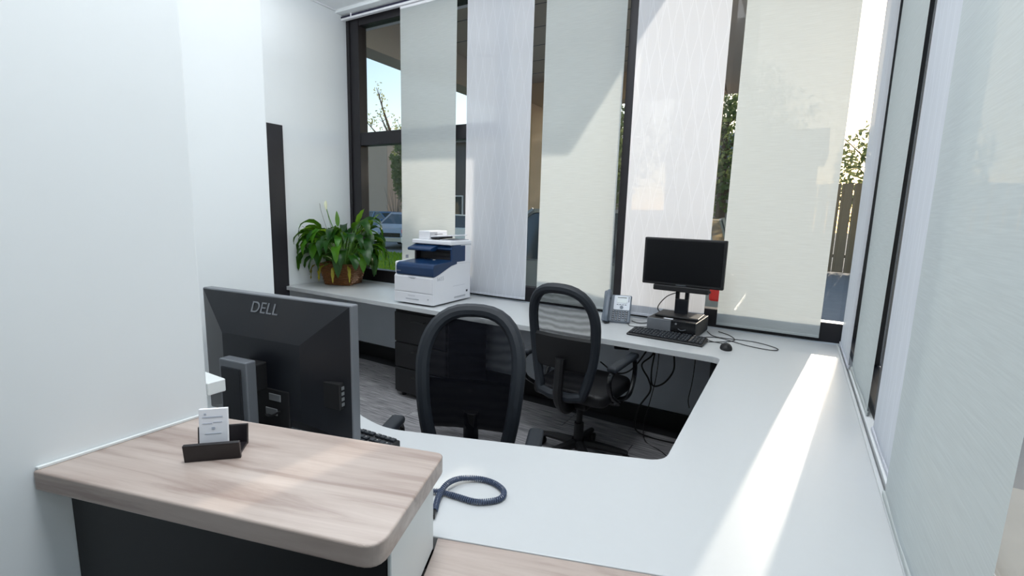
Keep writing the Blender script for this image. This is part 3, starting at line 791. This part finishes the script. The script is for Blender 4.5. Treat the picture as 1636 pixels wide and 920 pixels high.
# ================================================================== POTTED PEACE LILY
pt = thing('potted_plant', 'drooping green leafy plant in a brown wicker basket by the window', 'plant', (-3.64, 3.02, ZD), math.radians(22))
wk = MB()
def ring(z, s): return [(x * s, y * s, z) for x, y in round_poly([(-1, -1), (1, -1), (1, 1), (-1, 1)], .35, 5)]
H = .20
for i in range(13):
    z = .0095 + H * i / 13; s = .125 + .040 * (i / 12)
    rg = ring(z, s); n = len(rg); pts = []
    full = []
    for a in range(n):
        p, q_ = Vector(rg[a]), Vector(rg[(a + 1) % n]); k = max(1, int((q_ - p).length / .028))
        full += [p.lerp(q_, j / k) for j in range(k)]
    for j, p in enumerate(full):
        d = Vector((p.x, p.y, 0)).normalized(); pts.append(p + d * (.004 if (j + i) % 2 else -.004))
    wk.tube(pts, .0085, 6, True)
wk.build('basket', 'wicker', pt, True)
lin = MB(); lin.prism([(p[0], p[1]) for p in ring(0, .12)], .0, .02).build('basket_base', 'wicker', pt)
MB().prism([(p[0], p[1]) for p in ring(0, .135)], .15, .175).build('soil', 'soil', pt)
ptm = Matrix.Translation((-3.64, 3.02, ZD)) @ Euler((0, 0, math.radians(22))).to_matrix().to_4x4()
pinv = ptm.inverted()
def clampw(p):
    w = ptm @ Vector(p)
    w.x = max(w.x, XL + .02 + .01 * rnd.random()); w.y = min(w.y, 3.31 - .01 * rnd.random()); w.z = max(w.z, ZD + .012)
    return pinv @ w
def leaf(az, el, L, Wd, base, droop, m, stemlen):
    """petiole rises then the blade arches over and hangs"""
    d = Vector((math.cos(az), math.sin(az), 0)); pos = Vector(base); e = el
    st = [pos.copy()]
    for k in range(6):
        pos = pos + (d * math.cos(e) + Vector((0, 0, math.sin(e)))) * (stemlen / 6); e -= droop * 0.014; st.append(pos.copy())
    side = Vector((-d.y, d.x, 0)); n = 9; rows = []
    roll = rnd.uniform(-.5, .5)
    for k in range(n + 1):
        u = k / n
        wd = Wd * (math.sin(math.pi * min(1, u * .93 + .05)) ** .8) * (1 - .45 * u) * 1.25 if 0 < k < n else .0012
        up = (Vector((0, 0, 1)) * math.cos(e) - d * math.sin(e))
        sv = (side * math.cos(roll) + up * math.sin(roll))
        nv = (up * math.cos(roll) - side * math.sin(roll))
        rip = .004 * math.sin(k * 2.1 + az * 7)
        rows.append([clampw(pos - sv * wd + nv * (.22 * wd + rip)), clampw(pos - sv * wd * .5 + nv * (.07 * wd)), clampw(pos), clampw(pos + sv * wd * .5 + nv * (.07 * wd)), clampw(pos + sv * wd + nv * (.22 * wd - rip))])
        pos = pos + (d * math.cos(e) + Vector((0, 0, math.sin(e)))) * (L / n)
        e -= droop * (L / n) * (1.2 + 1.6 * u)
        e = max(e, -1.5)
    lf = MB().grid(rows).build('leaf', m, pt, True, angle=180)
    MB().tube([clampw(p) for p in st], .0035, 5).build('leaf_stalk', 'stem', lf, True)
specs = []
for k in range(104):
    az = k * 2.39996 + rnd.uniform(-.2, .2)
    q_ = k / 104
    specs.append((az, 1.42 - .62 * q_ + rnd.uniform(-.12, .12), rnd.uniform(.23, .33), rnd.uniform(.036, .054), (math.cos(az) * .05, math.sin(az) * .05, .17), rnd.uniform(4.6, 6.6), 'leafb' if rnd.random() < .26 else 'leaf', rnd.uniform(.30, .40) - .17 * q_))
for s_ in specs: leaf(*s_)
for az in (-1.9, -1.4, -2.6, -.9): leaf(az, .5, .17, .018, (math.cos(az) * .08, math.sin(az) * .08, .17), 10.5, 'leafy', .15)
leaf(2.4, 1.50, .15, .020, (-.03, .0, .17), .6, 'leafb', .36); leaf(-.2, 1.35, .17, .026, (.05, .0, .17), 1.5, 'leafb', .40); leaf(.5, 1.2, .16, .026, (.06, .02, .17), 2.0, 'leafb', .42)
# flower spike, new leaf and dry twigs
MB().tube(bez([(-.02, 0, .17), (-.04, -.02, .40), (-.10, -.04, .60), (-.125, -.05, .70)], 6), .004, 6).build('flower_stalk', 'stem', pt, True)
MB().tube(bez([(-.125, -.05, .68), (-.13, -.05, .73), (-.125, -.055, .765)], 5), .012, 8, radii=[.004 + .010 * math.sin(math.pi * i / 10) for i in range(11)]).build('flower_spike', 'flower', pt, True)
for k, p in enumerate(([(-.08, .0, .3), (-.17, .02, .52), (-.22, .03, .66), (-.235, .03, .74)], [(-.06, .02, .3), (-.15, .05, .56), (-.19, .06, .72)], [(-.12, -.06, .35), (-.24, -.12, .48), (-.30, -.16, .53)], [(.06, .02, .3), (.16, .02, .46), (.21, .03, .55)])):
    MB().tube([clampw(q_) for q_ in bez(p, 6)], .0017, 5).build('twig', 'twig', pt, True)

# ================================================================== CARD HOLDER AND CARD
ch = thing('card_holder', 'small black desktop card holder on the wood counter', 'card holder', (-0.955, 0.475, 0.960), math.radians(45))
MB().box((-.045, -.030, 0), (.045, .030, .006), .001, 1).build('base', 'cardbox', ch)
MB().box((-.049, -.036, 0), (.049, -.028, .037), .0015, 2, rot=(math.radians(9), 0, 0), piv=(0, -.03, 0)).build('front_lip', 'cardbox', ch)
MB().box((-.046, .022, 0), (.046, .030, .042), .0015, 2, rot=(math.radians(-9), 0, 0), piv=(0, .026, 0)).build('back_plate', 'cardbox', ch)
cd = thing('business_card', 'white printed card standing upright in the black holder', 'card', (-0.963, 0.473, 0.967), math.radians(45))
MB().box((-.0255, -.010, 0), (.0255, -.002, .082), .0005, 1, rot=(math.radians(-6), 0, 0), piv=(0, 0, 0)).build('card_stack', 'card', cd)
pm = Euler((math.radians(-6), 0, 0)).to_matrix().to_4x4()
q = MB()
for x0, x1, z, h in ((-.016, -.012, .070, .004), (-.019, .017, .0645, .0022), (-.019, -.002, .0525, .0014), (.0, .016, .0545, .0012), (-.003, .003, .041, .0045), (-.015, .014, .032, .001)):
    q.box((x0, -.0106, z), (x1, -.0100, z + h))
q.xf(pm).build('print', 'cardprint', cd)

# ================================================================== CORDS
path = bez([(-.735, .842, ZD + .008), (-.700, .862, ZD + .008), (-.655, .868, ZD + .008), (-.600, .878, ZD + .008), (-.563, .915, ZD + .008), (-.570, .950, ZD + .008), (-.610, .968, ZD + .008), (-.655, .962, ZD + .009), (-.690, .930, ZD + .014), (-.698, .885, ZD + .019), (-.690, .842, ZD + .012), (-.664, .795, ZD + .008)], 10)
# helix round the path
L = [0.0]
for a, b in zip(path[:-1], path[1:]): L.append(L[-1] + (b - a).length)
def at_len(s):
    import bisect
    i = min(max(bisect.bisect(L, s) - 1, 0), len(path) - 2); u = (s - L[i]) / (L[i + 1] - L[i])
    return path[i].lerp(path[i + 1], u), (path[i + 1] - path[i]).normalized()
hp = []; pitch = .0054; N = int(L[-1] / pitch * 9)
for k in range(N + 1):
    p, tg = at_len(L[-1] * k / N)
    sd_ = tg.cross(Vector((0, 0, 1))).normalized(); up = sd_.cross(tg); a = 2 * math.pi * k / 9
    hp.append(p + sd_ * (.0056 * math.cos(a)) + up * (.0056 * math.sin(a)))
cc = MB().tube(hp, .0021, 6); cc.tube(path, .0030, 8)
cord = cc.build('handset_cord', 'coil', None, True)
tag(cord, 'slate blue coiled handset cord looped on the white worktop', 'cord')
MB().box((-.006, -.012, -.005), (.006, .012, .005), .001, 1).xf(Matrix.Translation((-.659, .784, ZD + .007)) @ Euler((0, 0, .5)).to_matrix().to_4x4()).build('cord_plug', 'blackgloss', cord)

def cable(label, pts, r, name='cable', m='cable', grp=None):
    o = MB().tube(bez(pts, 9), r, 6).build(name, m, None, True)
    return tag(o, label, 'cable', grp)
cable('thin black mouse cable looping over the worktop behind the mouse', [(-.285, 2.838, ZD + .006), (-.29, 2.88, ZD + .003), (-.37, 2.90, ZD + .003), (-.42, 2.97, ZD + .003), (-.34, 3.01, ZD + .003), (-.18, 2.92, ZD + .003), (-.06, 2.90, ZD + .003), (-.04, 2.96, ZD + .003), (-.16, 3.04, ZD + .003), (-.36, 3.03, ZD + .003), (-.43, 3.13, ZD + .006)], .0024)
cable('thin black keyboard cable curling from the keyboard to the computer', [(-.46, 2.885, ZD + .010), (-.40, 2.87, ZD + .003), (-.30, 2.94, ZD + .003), (-.26, 3.02, ZD + .003), (-.30, 3.12, ZD + .003), (-.37, 3.18, ZD + .004)], .0024)
cable('black monitor cable arching from the far computer up to the screen stand', [(-.70, 3.215, ZD + .05), (-.76, 3.20, ZD + .10), (-.70, 3.15, ZD + .19), (-.62, 3.11, ZD + .235), (-.575, 3.085, ZD + .245)], .0035)
cable('black cable with plug lying beside the desk phone', [(-.90, 3.10, ZD + .012), (-.86, 3.10, ZD + .005), (-.82, 3.12, ZD + .005), (-.78, 3.20, ZD + .005), (-.73, 3.25, ZD + .01)], .0035)
cable('thin dark line cable looping from the phone to the computer', [(-.905, 3.03, ZD + .006), (-.875, 2.99, ZD + .003), (-.82, 3.0, ZD + .003), (-.77, 3.06, ZD + .003), (-.75, 3.16, ZD + .004)], .002)
for k, (lab, pts, r) in enumerate((
        ('black cable hanging in the bundle under the back worktop, falling to the floor', [(-.74, 3.12, .711), (-.73, 3.05, .58), (-.79, 3.02, .50), (-.74, 3.02, .41), (-.72, 3.0, .34), (-.79, 3.0, .20), (-.80, 3.02, .05), (-.70, 3.05, .006), (-.55, 3.06, .006), (-.42, 3.1, .006)], .006),
        ('black cable drooping in a wide loop under the back worktop', [(-.62, 3.12, .711), (-.60, 3.05, .60), (-.59, 3.02, .50), (-.64, 3.01, .41), (-.71, 3.02, .375), (-.73, 3.04, .46), (-.72, 3.06, .60), (-.71, 3.12, .711)], .0055),
        ('black cable slanting from the second chair towards the hanging bundle', [(-.74, 3.13, .711), (-.77, 3.06, .60), (-.86, 3.03, .45), (-.97, 3.05, .40), (-1.1, 3.10, .44)], .0055),
        ('thin grey wire dangling against the wall under the worktop near its corner', [(-.50, 3.20, .72), (-.49, 3.17, .55), (-.495, 3.16, .40), (-.51, 3.165, .28), (-.50, 3.17, .22)], .003),
        ('thin black wire trailing down the wall and across the carpet', [(-.71, 3.12, .711), (-.70, 3.06, .45), (-.725, 3.02, .24), (-.75, 3.02, .10), (-.72, 2.98, .005), (-.60, 2.9, .004), (-.50, 2.80, .004)], .003))):
    cable(lab, pts, r)
ps = thing('power_adapter', 'black power adapter block hanging under the worktop beside the second chair', 'power adapter', (-.95, 3.08, .60), .3)
MB().box((-.05, -.03, -.035), (.05, .03, .035), .008).build('block', 'black', ps)
MB().tube(bez([(0, 0, .03), (.01, .01, .08), (.0, .03, .116)], 5), .005).build('lead', 'cable', ps, True)

# ================================================================== OUTSIDE
struct(MB().box((-70, 3.75, -0.6), (70, 90, -0.10)).box((0.75, -20, -.6), (70, 3.75, -.1)).build('ground', 'asphalt'))
struct(MB().box((XR + .16, -8, -.1), (4.5, 3.7, -.03), .01).build('walkway', 'pave'))
# lawn strip: base slab plus blades
lawn = tag(MB().box((-24, 6.9, -0.10), (-5.6, 12.4, -0.04)).build('lawn', 'grass'), 'sunlit green lawn strip outside the left window pane', 'lawn', kind='stuff')
bl = MB(); bm = bl.bm
for k in range(7000):
    x, y = rnd.uniform(-15, -6.4), rnd.uniform(7.2, 12.3)
    if not (0.72 < -x / y < 1.3): continue
    h = rnd.uniform(.04, .09); a = rnd.uniform(0, 3.14); w = .018
    v = [bm.verts.new(p) for p in ((x - w * math.cos(a), y - w * math.sin(a), -.045), (x + w * math.cos(a), y + w * math.sin(a), -.045), (x + rnd.uniform(-.03, .03), y + rnd.uniform(-.03, .03), -.045 + h))]
    bm.faces.new(v)
gb = bl.build('grass_blades', 'grass', lawn); gb['kind'] = 'stuff'

# entrance canopy
cp = thing('entrance_canopy', 'tan stucco entrance canopy overhead outside the back window', 'canopy', (-2.9, 6.0, 0))
CX0, CY1, CZ = -5.22, 8.72, 3.45
def L2(b_): return b_.xf(Matrix.Translation((2.9, -6.0, 0)))
def edge_x(y): return -0.885 + (8.72 - y) * 0.082
L2(MB().prism([(CX0, 3.62), (edge_x(3.62), 3.62), (edge_x(CY1), CY1), (CX0, CY1)], CZ + .45, CZ + .60)).build('soffit', 'soffit', cp)
L2(MB().box((CX0, 3.62, CZ), (CX0 + .34, CY1 - .34, CZ + .45), .006)).build('side_beam', 'soffit', cp)
L2(MB().prism([(edge_x(3.62) - .34, 3.62), (edge_x(3.62), 3.62), (edge_x(CY1), CY1), (edge_x(CY1) - .34, CY1)], CZ, CZ + .45)).build('side_beam', 'soffit', cp)
L2(MB().box((CX0, CY1 - .34, CZ), (edge_x(CY1) - .34, CY1, CZ + .449), .006)).build('end_beam', 'stucco', cp)
L2(MB().prism([(CX0 - .06, 3.62), (edge_x(3.62) + .03, 3.62), (edge_x(CY1) + .03, CY1 + .06), (CX0 - .06, CY1 + .06)], CZ + .60, CZ + .95)).build('parapet', 'soffit', cp)
for x0, x1 in ((CX0, -4.43), (-1.72, -1.27)):
    L2(MB().box((x0, CY1 - .70, 1.45), (x1, CY1 - .01, CZ), .008)).build('column', 'stucco', cp)
    L2(MB().box((x0 - .03, CY1 - .73, -.1), (x1 + .03, CY1 + .02, 1.45), .008)).build('column_base', 'bldgd', cp)
for k in range(7): L2(MB().box((CX0 + .34, 4.1 + .62 * k - .005, CZ + .444), (edge_x(8) - .34, 4.1 + .62 * k + .005, CZ + .451))).build('soffit_joint', 'bldgd', cp)

# cars -------------------------------------------------------------
def mirror(pts): return pts
def make_car(label, loc, rz, paint, suv=False, grp='parked cars outside'):
    c = thing('car', label, 'car', loc, rz, grp)
    hh = 1.62 if suv else 1.45
    Ln = 2.2
    low = [(-Ln, .32), (-Ln - .03, .62), (-Ln + .05, .95), (-1.0, 1.0), (1.0, .96), (Ln - .12, .80), (Ln, .55), (Ln - .02, .30)]
    arch = []
    for cx_ in (1.35, -1.30):
        arch.append([(cx_ + .36 * math.cos(a), .30 + .36 * math.sin(a)) for a in [math.pi * i / 8 for i in range(9)]])
    polyc = low + arch[0] + arch[1]
    b = bmesh.new()
    ringsec = []
    for y, sc, zs in ((-.88, .985, 0), (-.80, 1.0, .02), (.80, 1.0, .02), (.88, .985, 0)):
        ringsec.append([b.verts.new((x * sc, y, z + (zs if z > .7 else 0))) for x, z in polyc])
    for A, B in zip(ringsec[:-1], ringsec[1:]):
        k = len(A)
        for i in range(k): b.faces.new((A[i], A[(i + 1) % k], B[(i + 1) % k], B[i]))
    b.faces.new(ringsec[0][::-1]); b.faces.new(ringsec[-1])
    bmesh.ops.recalc_face_normals(b, faces=b.faces[:])
    q = MB(); q._add(b); q.build('body', paint, c)
    rear = -Ln + (.12 if suv else .55)
    cab = [(rear, .98), (rear + (.18 if suv else .55), hh - .06), (rear + (.6 if suv else .95), hh), (.15, hh - .02), (1.05, .96)]
    def cabin(inset, grow, name, m, zcut=0):
        b = bmesh.new(); R = []
        for y, s in ((-.82, 0), (-.62, 1), (.62, 1), (.82, 0)): R.append(y)
        A = [b.verts.new((x, (-.82 + .20 * (z - .96) / (hh - .96)) - grow, z + zcut)) for x, z in cab]
        B = [b.verts.new((x, (.82 - .20 * (z - .96) / (hh - .96)) + grow, z + zcut)) for x, z in cab]
        k = len(A)
        for i in range(k): b.faces.new((A[i], A[(i + 1) % k], B[(i + 1) % k], B[i]))
        b.faces.new(A[::-1]); b.faces.new(B); bmesh.ops.recalc_face_normals(b, faces=b.faces[:])
        q = MB(); q._add(b); return q.build(name, m, c)
    cabin(0, 0, 'cabin_glass', 'carglass')
    rf = MB()
    rf.prism([(rear + (.16 if suv else .5), hh - .08), (rear + (.6 if suv else .95), hh + .012), (.15, hh - .005), (.28, hh - .09), (.1, hh - .05), (rear + .8, hh - .03)], -.655, .655, 0, 'y')
    rf.build('roof', paint, c)
    pil = MB()
    for s in (-1, 1):
        for (xa, za), (xb, zb) in ((cab[0], cab[1]), ((-.35, .97), (-.30, hh - .02)), (cab[4], cab[3])):
            ya = s * (.83 - .20 * (za - .96) / (hh - .96)); yb_ = s * (.83 - .20 * (zb - .96) / (hh - .96))
            pil.tube([(xa, ya, za), ((xa + xb) / 2, (ya + yb_) / 2, (za + zb) / 2), (xb, yb_, zb)], .038, 6)
    pil.build('pillars', paint, c, True)
    for s in (-1, 1):
        MB().box((-Ln - .045, s * .72 - .17, .72), (-Ln + .16, s * .72 + .175, 1.0 if suv else .88), .03, 2).build('tail_light', 'red', c)
        MB().box((Ln - .16, s * .66 - .18, .56), (Ln + .0, s * .66 + .18, .72), .03, 2).build('headlight', 'lcd', c)
        MB().ball((.78, s * .98, 1.02), .10, (.6, 1, .7)).build('wing_mirror', paint, c, True)
        for cx_ in (1.35, -1.30):
            w = MB().cyl((cx_, s * .66, .31), (cx_, s * .87, .31), .31, seg=24).build('wheel', 'tyre', c, True)
            MB().cyl((cx_, s * .86, .31), (cx_, s * .885, .31), .19, .17, seg=16).build('hub', 'silver', w)
    MB().box((-Ln - .08, -.84, .38), (-Ln + .05, .84, .60), .03, 2).build('rear_bumper', paint, c)
    MB().box((Ln - .06, -.82, .30), (Ln + .06, .82, .50), .03, 2).build('front_bumper', paint, c)
    MB().box((Ln - .03, -.40, .50), (Ln + .03, .40, .66), .01).build('grille', 'black', c)
    return c
Z0 = -.10
make_car('silver car nose-on beyond the lawn in the left window pane', (-14.6, 15.6, Z0), math.radians(-65), 'carsilver')
make_car('blue car parked behind the silver one in the left window pane', (-19.2, 19.0, Z0), math.radians(-8), 'carblue')
make_car('white car glimpsed just above the printer', (-10.3, 14.2, Z0), math.radians(60), 'carwhite')
make_car('grey car with a red tail light parked just outside the back window', (-2.77, 6.05, Z0), math.radians(180), 'cargrey', True)
make_car('pale blue car glimpsed in the gap at the glass corner', (3.1, 13.5, Z0), math.radians(80), 'carpale')

# buildings --------------------------------------------------------
bd_ = thing('building', 'plain beige building wall beyond the lawn at the far left pane', 'building', (-30, 27, -.1))
MB().box((-6.5, -2.5, 0), (5.2, 3, 6.3), .03).build('wall', 'bldg', bd_)
MB().box((-6.8, -2.8, 6.3), (5.4, 3.3, 6.6), .03).build('roof_edge', 'bldg', bd_)
b2 = thing('building', 'long grey building with white eave band seen behind the first blinds', 'building', (-18.6, 27, -.1))
MB().box((-2.4, -1.5, 0), (9.0, 3, 5.95), .03).build('wall', 'bldgd', b2)
MB().box((-2.6, -2.0, 5.95), (9.3, 3.2, 6.35), .02).build('eave_band', 'bldgw', b2)
for k in range(5):
    wf = MB().box((-1.5 + 1.8 * k, -1.56, 1.0), (-.4 + 1.8 * k, -1.48, 2.6), .02).build('window', 'bldgw', b2)
    MB().box((-1.42 + 1.8 * k, -1.58, 1.08), (-.48 + 1.8 * k, -1.55, 2.52)).build('pane', 'carglass', wf)
b3 = thing('building', 'low building with grey roof in the gap beside the sunlit white blind', 'building', (-4.0, 33, -.1))
MB().box((-3.5, -2, 0), (4.5, 3, 5.0), .03).build('wall', 'bldg', b3)
MB().prism([(-2.4, 5.0), (3.4, 5.0), (.5, 6.9)], -3.9, 4.9, 0, 'x').build('roof', 'roof', b3)

# trees -----------------------------------------------------------
def make_tree(label, loc, h, r, nleaf, m, bare=False, seed=1, leafsz=.16):
    R = random.Random(seed)
    t = thing('tree', label, 'tree', loc, 0, 'trees outside')
    tr = MB()
    tr.tube([(0, 0, 0), (.1, 0, h * .25), (0, .1, h * .5), (.05, 0, h * .75)], .2, 8, radii=[h * .03, h * .024, h * .018, h * .008])
    tips = []
    for k in range(11 if bare else 8):
        a = k * 2.4; z0 = h * (.32 + .045 * k); l_ = r * R.uniform(.6, 1.0)
        p1_ = Vector((math.cos(a) * l_ * .5, math.sin(a) * l_ * .5, z0 + l_ * .45)); p2_ = Vector((math.cos(a) * l_, math.sin(a) * l_, z0 + l_ * .95))
        tr.tube([(0, 0, z0), p1_, p2_], .1, 6, radii=[h * .012, h * .007, h * .002]); tips += [p1_, p2_]
        for q_ in range(4):
            p3 = p1_.lerp(p2_, R.random()) ; p4 = p3 + Vector((R.uniform(-.5, .5), R.uniform(-.5, .5), R.uniform(.1, .7))) * r * .5
            tr.tube([p3, p4], .02, 4, radii=[h * .003, h * .001]); tips.append(p4)
    tr.build('trunk', 'bark', t, True)
    c = MB(); bm = c.bm
    for k in range(nleaf):
        if bare:
            ctr = R.choice(tips); p = ctr + Vector((R.gauss(0, .3), R.gauss(0, .3), R.gauss(0, .25)))
        else:
            while True:
                q_ = Vector((R.uniform(-1, 1), R.uniform(-1, 1), R.uniform(-1, 1)))
                if q_.length < 1 and q_.length > .35: break
            lump = 1 + .22 * math.sin(5 * q_.x + seed) * math.cos(4 * q_.y + 2 * q_.z)
            p = Vector((q_.x * r * lump, q_.y * r * lump, h * .62 + q_.z * h * .38 * lump))
        u = Vector((R.gauss(0, 1), R.gauss(0, 1), R.gauss(0, 1))).normalized(); v = u.orthogonal().normalized(); s = leafsz * R.uniform(.6, 1.3)
        bm.faces.new([bm.verts.new(p + u * s), bm.verts.new(p + v * s * .5), bm.verts.new(p - u * s), bm.verts.new(p - v * s * .5)])
    o = c.build('crown', m, t); o['kind'] = 'stuff'
    return t
make_tree('sparse bare-branched tree rising behind the far left pane', (-35.5, 35.5, -.1), 12.0, 3.6, 420, 'crownl', True, 3, .14)
make_tree('dark leafy tree at the edge of the first blind, beyond the lawn', (-21.0, 23.0, -.1), 6.4, 1.45, 2600, 'crown', False, 5)
make_tree('leafy green tree seen in the gap beside the far monitor', (-2.9, 21, -.1), 7.6, 2.6, 4200, 'crown', False, 9, .14)
make_tree('light green tree behind the fence at the glass corner', (3.3, 24, -.1), 5.6, 2.4, 3000, 'crownl', False, 11, .14)
make_tree('grey-green tree seen through the second blind', (-8.2, 21.5, -.1), 7.5, 2.4, 2600, 'crown', False, 15)
# bare shrub beyond the lawn
bs = thing('bare_shrub', 'leafless thin-branched shrub before the beige building', 'shrub', (-20.2, 20.6, -.1))
q = MB()
for k in range(16):
    a = rnd.uniform(0, 6.28); s = rnd.uniform(.2, .9); hgt = rnd.uniform(1.8, 3.0)
    q.tube([(0, 0, 0), (math.cos(a) * s * .4, math.sin(a) * s * .4, hgt * .5), (math.cos(a) * s, math.sin(a) * s, hgt)], .02, 4, radii=[.03, .02, .006])
q.build('branches', 'twig', bs, True)
# board fence
fn = thing('board_fence', 'weathered vertical board fence beyond the pale blue car', 'fence', (2.0, 17.5, -.1))
bmesh_board = None
for k in range(22):
    x = -3.3 + .30 * k
    if bmesh_board is None: bmesh_board = o = MB().box((-.14, -.012, .05), (.14, .012, 2.7), .006, 1).build('board', 'fence', fn)
    else: o = bmesh_board.copy(); COL.objects.link(o)
    o.parent = fn; o.location = (x, rnd.uniform(-.012, .012), rnd.uniform(-.03, .03))
for z in (.5, 2.2): MB().box((-3.5, .012, z), (3.2, .06, z + .09)).build('rail', 'fence', fn)
